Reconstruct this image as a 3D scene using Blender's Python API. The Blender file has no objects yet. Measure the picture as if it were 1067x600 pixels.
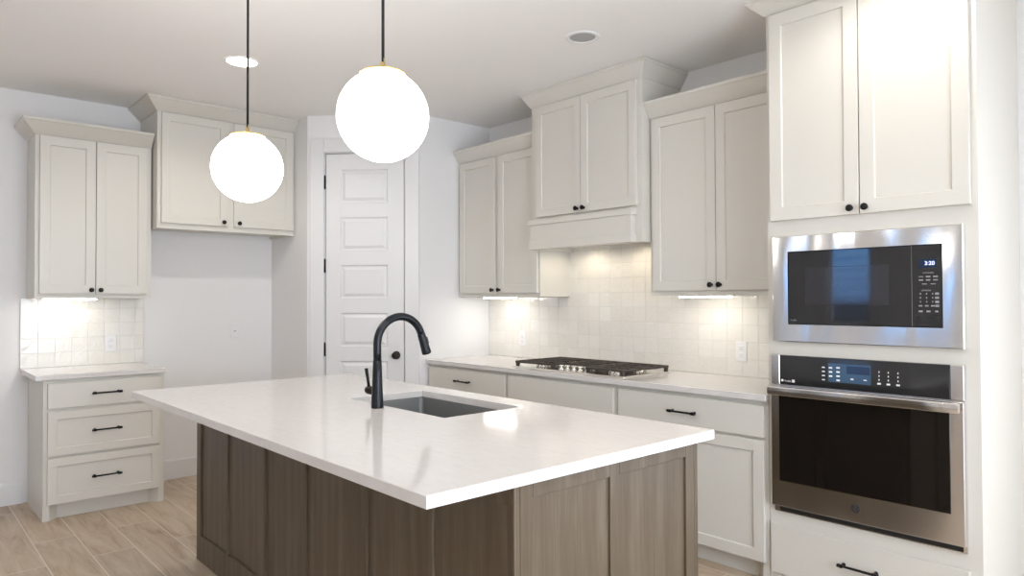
import bpy, bmesh, math, random
from mathutils import Vector, Matrix
random.seed(7)
sc = bpy.context.scene
col = sc.collection

# ------------------------------------------------------------ camera
cam_d = bpy.data.cameras.new('camera')
cam = bpy.data.objects.new('camera', cam_d); col.objects.link(cam)
Fv = Vector((-0.743145815598626, 0.6689366316313926, 0.016064856672233556))
Rv = Vector((0.6689780541748447, 0.7432742359059372, -0.0034312200284555535))
Uv = Rv.cross(Fv)
m = Matrix((Rv, Uv, -Fv)).transposed().to_4x4()
m.translation = Vector((5.8197, -3.8186, 1.37705))
cam.matrix_world = m
cam_d.sensor_width = 36.0
cam_d.lens = 732.27 / 1067 * 36.0
cam_d.clip_start = 0.05
sc.camera = cam
sc.view_settings.view_transform = 'Standard'
sc.view_settings.look = 'None'
sc.view_settings.gamma = 1.0
sc.view_settings.use_curve_mapping = False
sc.view_settings.exposure = 0.54
try:
    sc.cycles.use_denoising = True
    sc.cycles.max_bounces = 10
    sc.cycles.diffuse_bounces = 6
    sc.cycles.glossy_bounces = 5
    sc.cycles.transparent_max_bounces = 12
    sc.cycles.sample_clamp_indirect = 6.0
except Exception:
    pass

# ------------------------------------------------------------ world and lights
CEIL = 2.82
w = bpy.data.worlds.new('sky'); sc.world = w; w.use_nodes = True
w.node_tree.nodes['Background'].inputs[0].default_value = (0.74, 0.84, 1.0, 1)
w.node_tree.nodes['Background'].inputs[1].default_value = 3.8

def area(name, loc, direction, sx, sy, power, color, spread=math.pi):
    d = bpy.data.lights.new(name, 'AREA'); d.shape = 'RECTANGLE'; d.size = sx; d.size_y = sy
    d.energy = power; d.color = color; d.spread = spread
    o = bpy.data.objects.new(name, d); col.objects.link(o); o.location = loc
    o.rotation_euler = Vector(direction).to_track_quat('-Z', 'Z').to_euler()
    return o
# daylight at the big panes behind the camera; the front one is added fill
area('daylight_patio_doors', (7.86, -2.9, 1.25), (-1, 0, 0), 3.0, 2.3, 68, (0.80, 0.885, 1.0))
area('front_fill_light', (6.1, -8.06, 1.7), (0, 1, 0), 1.2, 1.0, 8, (0.90, 0.94, 1.0))
area('daylight_back_window', (6.45, 0.06, 1.15), (0, -1, 0), 1.6, 2.1, 16, (0.92, 0.96, 1.0))

def spot(name, loc, power, color=(1.0, 0.955, 0.90), deg=160):
    d = bpy.data.lights.new(name, 'SPOT'); d.energy = power; d.color = color
    d.spot_size = math.radians(deg); d.spot_blend = 0.5; d.shadow_soft_size = 0.05
    o = bpy.data.objects.new(name, d); col.objects.link(o); o.location = loc
    return o

# ------------------------------------------------------------ materials
MATS = {}
def lin(c):
    return tuple((x / 12.92 if x <= 0.04045 else ((x + 0.055) / 1.055) ** 2.4) for x in (v / 255 for v in c))
def mat(name, rgb, rough=0.5, metal=0.0, spec=0.5, emit=None, estr=0.0, coat=0.0):
    m = bpy.data.materials.new(name); m.use_nodes = True
    b = m.node_tree.nodes['Principled BSDF']
    b.inputs['Base Color'].default_value = (*rgb, 1)
    b.inputs['Roughness'].default_value = rough
    b.inputs['Metallic'].default_value = metal
    b.inputs['Specular IOR Level'].default_value = spec
    b.inputs['Coat Weight'].default_value = coat
    if emit:
        b.inputs['Emission Color'].default_value = (*emit, 1)
        b.inputs['Emission Strength'].default_value = estr
    MATS[name] = m
    return m
def N(m, kind, **kw):
    n = m.node_tree.nodes.new(kind)
    for k, v in kw.items():
        if k in n.inputs.keys(): n.inputs[k].default_value = v
        else: setattr(n, k, v)
    return n
def L(m, a, b): m.node_tree.links.new(a, b)
def bsdf(m): return m.node_tree.nodes['Principled BSDF']
def texco(m, scale=(1, 1, 1), rot=(0, 0, 0), loc=(0, 0, 0)):
    t = N(m, 'ShaderNodeNewGeometry')
    mp = N(m, 'ShaderNodeMapping'); mp.inputs['Scale'].default_value = scale
    mp.inputs['Rotation'].default_value = rot; mp.inputs['Location'].default_value = loc
    L(m, t.outputs['Position'], mp.inputs['Vector'])
    return mp.outputs['Vector']
def ramp(m, fac, stops):
    r = N(m, 'ShaderNodeValToRGB')
    els = r.color_ramp.elements
    els[0].position, els[0].color = stops[0][0], (*stops[0][1], 1)
    els[1].position, els[1].color = stops[-1][0], (*stops[-1][1], 1)
    for p, c in stops[1:-1]:
        e = els.new(p); e.color = (*c, 1)
    L(m, fac, r.inputs['Fac'])
    return r.outputs['Color']
def bump(m, height, strength=0.1, dist=0.01):
    b = N(m, 'ShaderNodeBump'); b.inputs['Strength'].default_value = strength
    b.inputs['Distance'].default_value = dist
    L(m, height, b.inputs['Height']); L(m, b.outputs['Normal'], bsdf(m).inputs['Normal'])

m = mat('wall_paint', (0.80, 0.79, 0.78), 0.75, spec=0.25)
n = N(m, 'ShaderNodeTexNoise', Scale=140.0, Detail=3.0); L(m, texco(m), n.inputs['Vector']); bump(m, n.outputs['Fac'], 0.08, 0.002)
m = mat('ceiling_paint', (0.88, 0.865, 0.85), 0.9, spec=0.1)
n = N(m, 'ShaderNodeTexNoise', Scale=90.0, Detail=3.0); L(m, texco(m), n.inputs['Vector']); bump(m, n.outputs['Fac'], 0.10, 0.003)
mat('trim_paint', (0.76, 0.755, 0.75), 0.35)
def paint(name, c):
    m = mat(name, c, 0.38)
    n = N(m, 'ShaderNodeTexNoise', Scale=9.0, Detail=4.0); L(m, texco(m, (6, 6, .4)), n.inputs['Vector']); bump(m, n.outputs['Fac'], 0.05, 0.001)
    return m
paint('cabinet_paint', (0.655, 0.63, 0.57))
mat('black_metal', (0.012, 0.012, 0.013), 0.38, 0.6)
m = mat('faucet_black', (0.006, 0.008, 0.012), 0.28, 0.0, spec=0.32)
mat('bronze_metal', (0.035, 0.028, 0.024), 0.35, 0.8)
mat('cast_iron', (0.050, 0.040, 0.034), 0.5, 0.1)  # brown of reflected light is mixed into the black iron colour
mat('brass', (0.80, 0.58, 0.22), 0.22, 1.0)
mat('chrome', (0.78, 0.76, 0.72), 0.12, 1.0)
mat('cord_black', (0.01, 0.01, 0.01), 0.7)
mat('gold_wire', (0.6, 0.5, 0.3), 0.3, 1.0)
mat('plate_white', (0.80, 0.80, 0.80), 0.3)
mat('slot_dark', (0.05, 0.05, 0.05), 0.5)
mat('grey_disc', (0.42, 0.42, 0.42), 0.6)
mat('emblem_grey', (0.16, 0.15, 0.15), 0.3, 0.7)
mat('globe_glow', (0.9, 0.9, 0.9), 0.25, emit=(1.0, 0.97, 0.935), estr=7.5)
mat('lamp_glow', (0.9, 0.9, 0.9), 0.4, emit=(1.0, 0.94, 0.85), estr=12.0)
mat('bar_glow', (0.9, 0.9, 0.9), 0.4, emit=(1.0, 0.95, 0.88), estr=14.0)
mat('appliance_glass', (0.010, 0.010, 0.011), 0.04, spec=0.9)
mat('appliance_window', (0.020, 0.019, 0.023), 0.05, spec=0.9)
mat('control_glass', (0.022, 0.022, 0.023), 0.05, spec=0.5)
mat('oven_window', (0.008, 0.006, 0.005), 0.05, spec=0.5)
mat('display_blue', (0.008, 0.018, 0.05), 0.1, emit=(0.05, 0.10, 0.25), estr=0.04)
mat('panel_blue', (0.03, 0.065, 0.11), 0.15, emit=(0.12, 0.22, 0.36), estr=0.08)
mat('digits', (0.5, 0.55, 0.9), 0.3, emit=(0.55, 0.60, 1.0), estr=1.3)
mat('legend', (0.26, 0.27, 0.28), 0.4)
mat('gasket_black', (0.006, 0.006, 0.006), 0.6)
mat('siding', (0.28, 0.58, 0.95), 0.7)
mat('fence_wood', (0.05, 0.05, 0.05), 0.9)
mat('window_vinyl', (0.8, 0.8, 0.8), 0.4)

def steel(name, c, rough, wav, wsc=5.5):
    m = mat(name, c, rough, 1.0)
    v = texco(m, (3.0, 3.0, 260.0))
    n = N(m, 'ShaderNodeTexNoise', Scale=3.0, Detail=3.0); L(m, v, n.inputs['Vector'])
    v2 = texco(m, (1.0, 1.0, 0.35))
    n2 = N(m, 'ShaderNodeTexNoise', Scale=wsc, Detail=0.6); L(m, v2, n2.inputs['Vector'])
    b1 = N(m, 'ShaderNodeBump'); b1.inputs['Strength'].default_value = 0.05; b1.inputs['Distance'].default_value = 0.001
    b2 = N(m, 'ShaderNodeBump'); b2.inputs['Strength'].default_value = wav; b2.inputs['Distance'].default_value = 0.045
    L(m, n.outputs['Fac'], b1.inputs['Height']); L(m, n2.outputs['Fac'], b2.inputs['Height'])
    L(m, b1.outputs['Normal'], b2.inputs['Normal']); L(m, b2.outputs['Normal'], bsdf(m).inputs['Normal'])
    return m
steel('stainless', (0.80, 0.78, 0.755), 0.17, 1.0, 4.2)
steel('stainless_oven', (0.70, 0.675, 0.66), 0.22, 0.35, 4.2)
steel('sink_steel', (0.34, 0.345, 0.335), 0.5, 0.0)

# quartz: warm white, faint flecks, polished
m = mat('quartz', (0.74, 0.715, 0.69), 0.10, spec=0.55)
n = N(m, 'ShaderNodeTexNoise', Scale=14.0, Detail=6.0, Roughness=0.7); L(m, texco(m, (1, 3.2, 1)), n.inputs['Vector'])
c = ramp(m, n.outputs['Fac'], [(0.30, (0.65, 0.615, 0.585)), (0.5, (0.675, 0.645, 0.62)), (0.75, (0.695, 0.67, 0.65))])
L(m, c, bsdf(m).inputs['Base Color'])

# stained wood with vertical grain
def wood(name, dark, midc, light, rough):
    m = mat(name, midc, rough, spec=0.5)
    v = texco(m, (5, 5, 0.5))
    n = N(m, 'ShaderNodeTexNoise', Scale=3.0, Detail=5.0, Roughness=0.6, Distortion=0.6); L(m, v, n.inputs['Vector'])
    v2 = texco(m, (60, 60, 1.6))
    n2 = N(m, 'ShaderNodeTexNoise', Scale=3.0, Detail=4.0, Roughness=0.7); L(m, v2, n2.inputs['Vector'])
    wv = N(m, 'ShaderNodeTexWave', Scale=1.3, Distortion=5.0, Detail=2.0); wv.wave_type = 'RINGS'; wv.rings_direction = 'SPHERICAL'
    wv.inputs['Detail Scale'].default_value = 0.6
    L(m, texco(m, (5, 5, 0.55)), wv.inputs['Vector'])
    a = N(m, 'ShaderNodeMath', operation='MULTIPLY_ADD'); a.inputs[1].default_value = 0.5
    L(m, n.outputs['Fac'], a.inputs[0])
    bb = N(m, 'ShaderNodeMath', operation='MULTIPLY'); bb.inputs[1].default_value = 0.38; L(m, n2.outputs['Fac'], bb.inputs[0])
    L(m, bb.outputs[0], a.inputs[2])
    a2 = N(m, 'ShaderNodeMath', operation='MULTIPLY_ADD'); a2.inputs[1].default_value = 0.07
    L(m, wv.outputs['Fac'], a2.inputs[0]); L(m, a.outputs[0], a2.inputs[2])
    c = ramp(m, a2.outputs[0], [(0.30, dark), (0.48, midc), (0.68, light)])
    L(m, c, bsdf(m).inputs['Base Color'])
    bump(m, a2.outputs[0], 0.12, 0.002)
    bsdf(m).inputs['Specular IOR Level'].default_value = 0.35
    return m
wood('stained_wood', (0.080, 0.056, 0.034), (0.110, 0.081, 0.051), (0.155, 0.124, 0.086), 0.45)

# wood-look plank tile floor, planks along x, 0.207 wide
m = mat('floor_planks', (0.5, 0.4, 0.3), 0.42, spec=0.4)
br = N(m, 'ShaderNodeTexBrick'); br.offset = 0.37; br.squash = 1.0
br.inputs['Color1'].default_value = (0, 0, 0, 1); br.inputs['Color2'].default_value = (1, 1, 1, 1)
br.inputs['Mortar'].default_value = (0.5, 0.5, 0.5, 1)
br.inputs['Scale'].default_value = 1.0; br.inputs['Mortar Size'].default_value = 0.0028
br.inputs['Mortar Smooth'].default_value = 0.1; br.inputs['Bias'].default_value = 0.0
br.inputs['Brick Width'].default_value = 1.22; br.inputs['Row Height'].default_value = 0.209
L(m, texco(m, (1, 1, 1), (0, 0, 0), (0.97, 3.163 + 0.209 * 40 - 0.002, 0)), br.inputs['Vector'])
ns = N(m, 'ShaderNodeTexNoise', Scale=2.2, Detail=6.0, Roughness=0.62, Distortion=0.8)
# shift the grain per plank
geo = N(m, 'ShaderNodeNewGeometry')
vm = N(m, 'ShaderNodeVectorMath', operation='MULTIPLY_ADD')
vm.inputs[1].default_value = (7.0, 7.0, 7.0); L(m, br.outputs['Color'], vm.inputs[0]); L(m, geo.outputs['Position'], vm.inputs[2])
mp = N(m, 'ShaderNodeMapping'); mp.inputs['Scale'].default_value = (0.9, 7.0, 1); L(m, vm.outputs[0], mp.inputs['Vector'])
L(m, mp.outputs[0], ns.inputs['Vector'])
base = ramp(m, ns.outputs['Fac'], [(0.28, (0.31, 0.215, 0.14)), (0.44, (0.46, 0.355, 0.255)), (0.60, (0.53, 0.44, 0.335)), (0.78, (0.61, 0.53, 0.43))])
n3 = N(m, 'ShaderNodeTexNoise', Scale=3.0, Detail=2.0); L(m, mp.outputs[0], n3.inputs['Vector'])
mx = N(m, 'ShaderNodeMix', data_type='RGBA', blend_type='MULTIPLY'); mx.inputs[0].default_value = 0.6
tone = ramp(m, br.outputs['Color'], [(0.0, (0.78, 0.76, 0.74)), (1.0, (1.1, 1.08, 1.06))])
L(m, base, mx.inputs[6]); L(m, tone, mx.inputs[7])
mj = N(m, 'ShaderNodeMix', data_type='RGBA'); mj.inputs[7].default_value = (0.68, 0.61, 0.52, 1)
L(m, br.outputs['Fac'], mj.inputs[0]); L(m, mx.outputs[2], mj.inputs[6]); L(m, mj.outputs[2], bsdf(m).inputs['Base Color'])
bump(m, ns.outputs['Fac'], 0.08, 0.003)

# zellige tile: glossy, rippled, each tile a slightly different white
m = mat('zellige', (0.80, 0.78, 0.73), 0.07, spec=0.6)
g = N(m, 'ShaderNodeNewGeometry')
c = ramp(m, g.outputs['Random Per Island'], [(0.0, (0.76, 0.74, 0.685)), (0.5, (0.785, 0.765, 0.71)), (1.0, (0.81, 0.795, 0.75))])
L(m, c, bsdf(m).inputs['Base Color'])
n = N(m, 'ShaderNodeTexNoise', Scale=16.0, Detail=2.0, Distortion=1.0); L(m, texco(m), n.inputs['Vector'])
bump(m, n.outputs['Fac'], 0.30, 0.012)
mat('grout', (0.62, 0.61, 0.58), 0.9, spec=0.1)

m = bpy.data.materials.new('clear_glass'); m.use_nodes = True; MATS['clear_glass'] = m
nt = m.node_tree; nt.nodes.clear()
out = nt.nodes.new('ShaderNodeOutputMaterial'); mxs = nt.nodes.new('ShaderNodeMixShader')
tr = nt.nodes.new('ShaderNodeBsdfTransparent'); gl = nt.nodes.new('ShaderNodeBsdfGlossy'); gl.inputs['Roughness'].default_value = 0.01
fr = nt.nodes.new('ShaderNodeFresnel'); fr.inputs[0].default_value = 1.45
nt.links.new(fr.outputs[0], mxs.inputs[0]); nt.links.new(tr.outputs[0], mxs.inputs[1]); nt.links.new(gl.outputs[0], mxs.inputs[2]); nt.links.new(mxs.outputs[0], out.inputs[0])

# ------------------------------------------------------------ mesh helpers
# frames: (a along the wall, b out of the wall, z)
def W(a, b, z): return Vector((a, b, z))              # world
def PR(a, b, z): return Vector((a, -b, z))            # range wall (y = 0)
def PF(a, b, z): return Vector((b, a, z))             # fridge wall (x = 0)
S2 = math.sqrt(0.5)
DG = Vector((0.669, -1.335, 0))
def PD(a, b, z): return Vector((DG.x + (a + b) * S2, DG.y + (a - b) * S2, z))   # diagonal pantry wall

class MB:
    def __init__(s): s.bm = bmesh.new()
    def box(s, P, a0, a1, b0, b1, z0, z1, bev=0.0):
        vs = [s.bm.verts.new(P(a, b, z)) for a in (a0, a1) for b in (b0, b1) for z in (z0, z1)]
        fs = [(0, 1, 3, 2), (4, 6, 7, 5), (0, 4, 5, 1), (2, 3, 7, 6), (0, 2, 6, 4), (1, 5, 7, 3)]
        faces = [s.bm.faces.new([vs[i] for i in f]) for f in fs]
        if bev > 0:
            bmesh.ops.recalc_face_normals(s.bm, faces=faces)
            es = list({e for f in faces for e in f.edges})
            bmesh.ops.bevel(s.bm, geom=es, offset=bev, segments=1, affect='EDGES', profile=0.5)
        return s
    def loft(s, rings, cap0=True, cap1=True, smooth=False, closed=True):
        R = [[s.bm.verts.new(p) for p in r] for r in rings]
        n = len(R[0])
        for i in range(len(R) - 1):
            for j in range(n if closed else n - 1):
                f = s.bm.faces.new((R[i][j], R[i][(j + 1) % n], R[i + 1][(j + 1) % n], R[i + 1][j])); f.smooth = smooth
        if cap0: s.bm.faces.new(R[0][::-1])
        if cap1: s.bm.faces.new(R[-1])
        return s
    def rect(s, P, a0, a1, z0, z1, rings, cap0=True, cap1=True):
        """rectangular loft along b: rings = [(inset, b), ...]"""
        return s.loft([[P(a0 + i, b, z0 + i), P(a1 - i, b, z0 + i), P(a1 - i, b, z1 - i), P(a0 + i, b, z1 - i)] for i, b in rings], cap0, cap1)
    def lathe(s, origin, axis, prof, seg=24, smooth=True, cap=True):
        """prof = [(radius, distance along axis)]"""
        ax = Vector(axis).normalized()
        t = Vector((0, 0, 1)) if abs(ax.z) < 0.9 else Vector((1, 0, 0))
        u = ax.cross(t).normalized(); v = ax.cross(u)
        rings = []
        for r, h in prof:
            r = max(r, 1e-5)
            rings.append([Vector(origin) + ax * h + (u * math.cos(k * 2 * math.pi / seg) + v * math.sin(k * 2 * math.pi / seg)) * r for k in range(seg)])
        return s.loft(rings, cap, cap, smooth)
    def tube(s, pts, radii, seg=16, smooth=True):
        pts = [Vector(p) for p in pts]
        if not hasattr(radii, '__len__'): radii = [radii] * len(pts)
        rings = []; prev = None
        for i, p in enumerate(pts):
            d = (pts[min(i + 1, len(pts) - 1)] - pts[max(i - 1, 0)]).normalized()
            if prev is None:
                t = Vector((1, 0, 0)) if abs(d.x) < 0.9 else Vector((0, 1, 0))
                u = d.cross(t).normalized()
            else:
                u = (prev - d * prev.dot(d)).normalized()
            prev = u; v = d.cross(u)
            rings.append([p + (u * math.cos(k * 2 * math.pi / seg) + v * math.sin(k * 2 * math.pi / seg)) * radii[i] for k in range(seg)])
        return s.loft(rings, True, True, smooth)
    def slab_hole(s, x0, x1, y0, y1, hx0, hx1, hy0, hy1, z0, z1, bev=0.002):
        def rg(i, xa, xb, ya, yb, z): return [Vector((xa + i, ya + i, z)), Vector((xb - i, ya + i, z)), Vector((xb - i, yb - i, z)), Vector((xa + i, yb - i, z))]
        rings = [rg(0, x0, x1, y0, y1, z0), rg(0, x0, x1, y0, y1, z1 - bev), rg(bev, x0, x1, y0, y1, z1),
                 rg(-bev, hx0, hx1, hy0, hy1, z1), rg(0, hx0, hx1, hy0, hy1, z1 - bev), rg(0, hx0, hx1, hy0, hy1, z0), rg(0, x0, x1, y0, y1, z0)]
        s.loft(rings, False, False); bmesh.ops.remove_doubles(s.bm, verts=s.bm.verts, dist=1e-6)
        return s
    def build(s, name, material, parent=None, label=None, origin=None):
        bmesh.ops.recalc_face_normals(s.bm, faces=s.bm.faces)
        co = [v.co for v in s.bm.verts]
        if parent is not None:
            base = parent.get('_o', None)
            org = Vector(base) if base is not None else Vector((0, 0, 0))
        else:
            mn = Vector([min(c[k] for c in co) for k in range(3)]); mx_ = Vector([max(c[k] for c in co) for k in range(3)])
            org = Vector(origin) if origin else Vector(((mn.x + mx_.x) / 2, (mn.y + mx_.y) / 2, mn.z))
        for v in s.bm.verts: v.co -= org
        me = bpy.data.meshes.new(name); s.bm.to_mesh(me); s.bm.free()
        me.materials.append(MATS[material])
        o = bpy.data.objects.new(name, me); col.objects.link(o)
        if parent is not None: o.parent = parent; o['_o'] = list(org)
        else: o.location = org; o['_o'] = list(org)
        if label: o['label'] = label
        return o

def root(name, loc, label, cat, group=None):
    o = bpy.data.objects.new(name, None); col.objects.link(o); o.location = loc; o.empty_display_size = 0.1
    o['_o'] = list(loc); o['label'] = label; o['category'] = cat
    if group: o['group'] = group
    return o
def tag(o, label, cat, group=None):
    o['label'] = label; o['category'] = cat
    if group: o['group'] = group
    return o
def struct(name, mb, material, parent=None):
    o = mb.build(name, material, parent)
    if parent is None: o['kind'] = 'structure'
    return o
def text(name, s, size, P, a, b, z, material, parent, ax, out, align='CENTER', ext=0.0003):
    """lettering lying on a face: ax = reading direction, out = face normal"""
    cu = bpy.data.curves.new(name, 'FONT'); cu.body = s; cu.size = size; cu.extrude = ext
    cu.align_x = align; cu.align_y = 'CENTER'; cu.materials.append(MATS[material])
    o = bpy.data.objects.new(name, cu); col.objects.link(o)
    X = Vector(ax); Z = Vector(out); Y = Z.cross(X)
    mm = Matrix((X, Y, Z)).transposed().to_4x4(); mm.translation = P(a, b, z) - Vector(parent['_o'])
    me = bpy.data.meshes.new_from_object(o); bpy.data.objects.remove(o)
    o = bpy.data.objects.new(name, me); col.objects.link(o)
    o.parent = parent; o.matrix_local = mm
    return o

# cabinet pieces -------------------------------------------------
def shaker(P, a0, a1, z0, z1, b0, name, parent, stile=0.058, th=0.02, rec=0.009, material='cabinet_paint'):
    f = b0 + th
    mb = MB(); mb.rect(P, a0, a1, z0, z1, [(0, b0), (0, f - 0.002), (0.002, f), (stile - 0.002, f), (stile, f - 0.002), (stile + 0.002, f - rec)], True, True)
    return mb.build(name, material, parent)
def slab(P, a0, a1, z0, z1, b0, name, parent, th=0.02, material='cabinet_paint'):
    f = b0 + th
    return MB().rect(P, a0, a1, z0, z1, [(0, b0), (0, f - 0.002), (0.002, f)]).build(name, material, parent)
def out_dir(P): return (P(0, 1, 0) - P(0, 0, 0)).normalized()
def along(P): return (P(1, 0, 0) - P(0, 0, 0)).normalized()
def knob(P, a, b, z, parent, r=0.0155, material='black_metal', name='knob'):
    return MB().lathe(P(a, b - 0.001, z), out_dir(P), [(r * .62, 0), (r * .62, .002), (r * .38, .005), (r * .36, .013), (r * .8, .017), (r, .021), (r, .025), (r * .78, .029), (r * .3, .031)], 20).build(name, material, parent)
def pull(P, a, b, z, parent, ln=0.172):
    mb = MB(); h = ln / 2; al = along(P); o = out_dir(P)
    mb.lathe(P(a - h, b + 0.028, z), al, [(0.0055, 0), (0.0055, ln)], 14)
    for s_ in (-1, 1):
        c = P(a + s_ * (h - 0.018), b - 0.001, z)
        mb.lathe(c, o, [(0.0085, 0), (0.0085, 0.003), (0.005, 0.005), (0.005, 0.022), (0.0085, 0.024), (0.0085, 0.034), (0.006, 0.036)], 14)
        e = P(a + s_ * h - (0.012 if s_ > 0 else 0), b + 0.028, z)
        mb.lathe(e, al, [(0.0055, -0.001), (0.0078, 0), (0.0078, 0.012), (0.0055, 0.013)], 14)
    return mb.build('pull', 'black_metal', parent)
def crown(P, a0, a1, f, z0, z1, o, parent, left=True, right=True, ol=None, back=0.002):
    """sprung crown along the front and the returns of a cabinet"""
    path = []
    ol = ol or o
    if left: path += [(a0, back, -1, 0), (a0, f, -1, 1)]
    else: path += [(a0, f, 0, 1)]
    if right: path += [(a1, f, 1, 1), (a1, back, 1, 0)]
    else: path += [(a1, f, 0, 1)]
    prof = [(-0.012, z0), (0.004, z0), (o * .9, z1 - 0.020), (o, z1 - 0.016), (o, z1), (-0.012, z1)]
    rings = [[P(a + sa * q, b + sb * q, z) for q, z in prof] for a, b, sa, sb in path]
    return MB().loft(rings).build('crown_molding', 'cabinet_paint', parent)

# ------------------------------------------------------------ room shell
X1, Y1 = 7.8, -8.0
T = 0.12
struct('floor', MB().box(W, -T, X1 + T, Y1 - T, T, -0.1, 0), 'floor_planks')
struct('ceiling', MB().box(W, -T, X1 + T, Y1 - T, T, CEIL, CEIL + 0.1), 'ceiling_paint')
struct('wall_left', MB().box(W, -T, 0, Y1 - T, T, 0, CEIL), 'wall_paint')
# pantry corner: side wall, diagonal wall with the door opening, return wall
RX, RY = 1.297, -1.335 + (1.297 - 0.669)
D0, D1, DZ = 0.137, 0.772, 2.527            # door opening on the diagonal
DL = (RX - 0.669) / S2
struct('wall_pantry_side', MB().box(W, 0, 0.60, -1.335, -1.225, 0, CEIL), 'wall_paint')
mb = MB()
mb.box(PD, 0, D0, -0.11, 0, 0, CEIL); mb.box(PD, D1, DL, -0.11, 0, 0, CEIL); mb.box(PD, D0, D1, -0.11, 0, DZ, CEIL)
mb.loft([[Vector((0.60, -1.335, z)), Vector((0.669, -1.335, z)), PD(0, -0.11, z), Vector((0.60, -1.225, z))] for z in (0, CEIL)])
struct('wall_pantry_door', mb, 'wall_paint')
mb = MB(); mb.loft([[Vector((RX, RY, z)), Vector((RX, 0, z)), Vector((RX - .11, 0, z)), Vector((RX - .11, RY + .045, z)), PD(DL, -0.11, z)] for z in (0, CEIL)])
struct('wall_pantry_return', mb, 'wall_paint')

# walls of the room behind the camera with their windows
def wall_with_holes(name, P, a0, a1, holes):
    mb = MB(); cur = a0
    for h0, h1, z0, z1 in holes:
        mb.box(P, cur, h0, -T, 0, 0, CEIL)
        if z0 > 0: mb.box(P, h0, h1, -T, 0, 0, z0)
        mb.box(P, h0, h1, -T, 0, z1, CEIL); cur = h1
    mb.box(P, cur, a1, -T, 0, 0, CEIL)
    return struct(name, mb, 'wall_paint')
def PFr(a, b, z): return Vector((a, Y1 + b, z))
def PRt(a, b, z): return Vector((X1 - b, a, z))
wins_front = [(1.16, 1.80, 0.98, 2.25), (5.5, 6.7, 1.2, 2.2)]  # second opening is added to light the range cabinet fronts
wall_with_holes('wall_front', PFr, 0, X1 + T, wins_front)
wins_back = [(5.6, 7.3, 0.03, 2.3)]
wall_with_holes('wall_back', PR, 0, X1 + T, wins_back)
wins_right = [(-4.4, -1.4, 0.02, 2.4)]
wall_with_holes('wall_right', PRt, Y1, 0, wins_right)
def window(idx, P, a0, a1, z0, z1, nv):
    f = 0.05
    mb = MB()
    mb.box(P, a0, a0 + f, -.09, -.03, z0, z1); mb.box(P, a1 - f, a1, -.09, -.03, z0, z1)
    mb.box(P, a0 + f, a1 - f, -.09, -.03, z0, z0 + f); mb.box(P, a0 + f, a1 - f, -.09, -.03, z1 - f, z1)
    for k in range(1, nv + 1):
        c = a0 + (a1 - a0) * k / (nv + 1); mb.box(P, c - .025, c + .025, -.088, -.032, z0 + f, z1 - f)
    o = struct('window_%d' % idx, mb, 'window_vinyl')
    MB().box(P, a0 + f, a1 - f, -.062, -.058, z0 + f, z1 - f).build('window_glass', 'clear_glass', o)
    mb = MB(); c_ = .075
    mb.box(P, a0 - c_, a0, 0.0, .018, max(z0 - c_, 0), z1 + c_); mb.box(P, a1, a1 + c_, 0.0, .018, max(z0 - c_, 0), z1 + c_)
    mb.box(P, a0, a1, 0.0, .018, z1, z1 + c_)
    if z0 > .3: mb.box(P, a0, a1, 0.0, .03, z0 - c_, z0)
    mb.build('window_casing', 'trim_paint', o)
window(4, PR, *wins_back[0], 1)
window(1, PFr, *wins_front[0], 0); window(2, PFr, *wins_front[1], 0); window(3, PRt, *wins_right[0], 1)

# outside the narrow window: lapped siding of the next house above a dark fence
h = root('neighbour_house', (0, -12.2, 0), 'pale blue house wall of lapped siding outside the window', 'house')
mb = MB()
for k in range(26):
    z = k * 0.2
    mb.loft([[Vector((x, -12.2, z)), Vector((x, -12.0, z)), Vector((x, -12.06, z + .2)), Vector((x, -12.2, z + .2))] for x in (-4, 4)])
mb.build('siding_wall', 'siding', h)
mb = MB()
for k in range(54): mb.box(W, -4 + k * .15, -4 + k * .15 + .135, -11.02, -11.0, 0, 1.3 + .02 * (k % 3 == 0), .003)
tag(mb.build('fence', 'fence_wood'), 'dark vertical board fence in front of the siding house', 'fence')

# baseboards
def baseboard(name, P, a0, a1):
    mb = MB(); rings = [[P(a, b, z) for b, z in ((0, 0), (.014, 0), (.014, .135), (.009, .147), (0, .147))] for a in (a0, a1)]
    return struct(name, mb.loft(rings), 'trim_paint')
baseboard('baseboard_left', PF, Y1, -3.08)
baseboard('baseboard_alcove', PF, -2.35, -1.335)
baseboard('baseboard_pantry', lambda a, b, z: Vector((a, -1.335 - b, z)), 0.014, 0.66)
baseboard('baseboard_back', PR, 5.005, 5.52)
baseboard('baseboard_right', PRt, -1.3, 0)
baseboard('baseboard_front', PFr, 0, X1)

# pantry door: casing, jamb, leaf with six raised panels
mb = MB()
c0, c1, c2 = 0.022, D0 + 0.002, 0
def casing_piece(P, a0, a1, z0, z1): mb.rect(P, a0, a1, z0, z1, [(0, 0.0), (0, .014), (.004, .018)])
casing_piece(PD, 0.024, D0 - .002, 0, DZ + .112); casing_piece(PD, D1 + .002, DL - .004, 0, DZ + .112)
casing_piece(PD, D0 - .002, D1 + .002, DZ + .002, DZ + .112)
mb.box(PD, D0, D0 + .004, -.11, .002, 0, DZ); mb.box(PD, D1 - .004, D1, -.11, .002, 0, DZ); mb.box(PD, D0, D1, -.11, .002, DZ - .004, DZ)
struct('trim_1', mb, 'trim_paint')
lf0, lf1, lz1 = D0 + .0095, D1 - .0095, DZ - .0095
mb = MB(); bf = -0.004; rc = bf - 0.014
mb.box(PD, lf0, lf1, bf - .035, rc, 0.012, lz1)
pa0, pa1 = lf0 + .115, lf1 - .128
zs = [(2.135 - .3735 * k, 2.396 - .3735 * k) for k in range(6)]
mb.box(PD, lf0, pa0, rc, bf, 0.012, lz1, .0015); mb.box(PD, pa1, lf1, rc, bf, 0.012, lz1, .0015)
top = lz1
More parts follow.
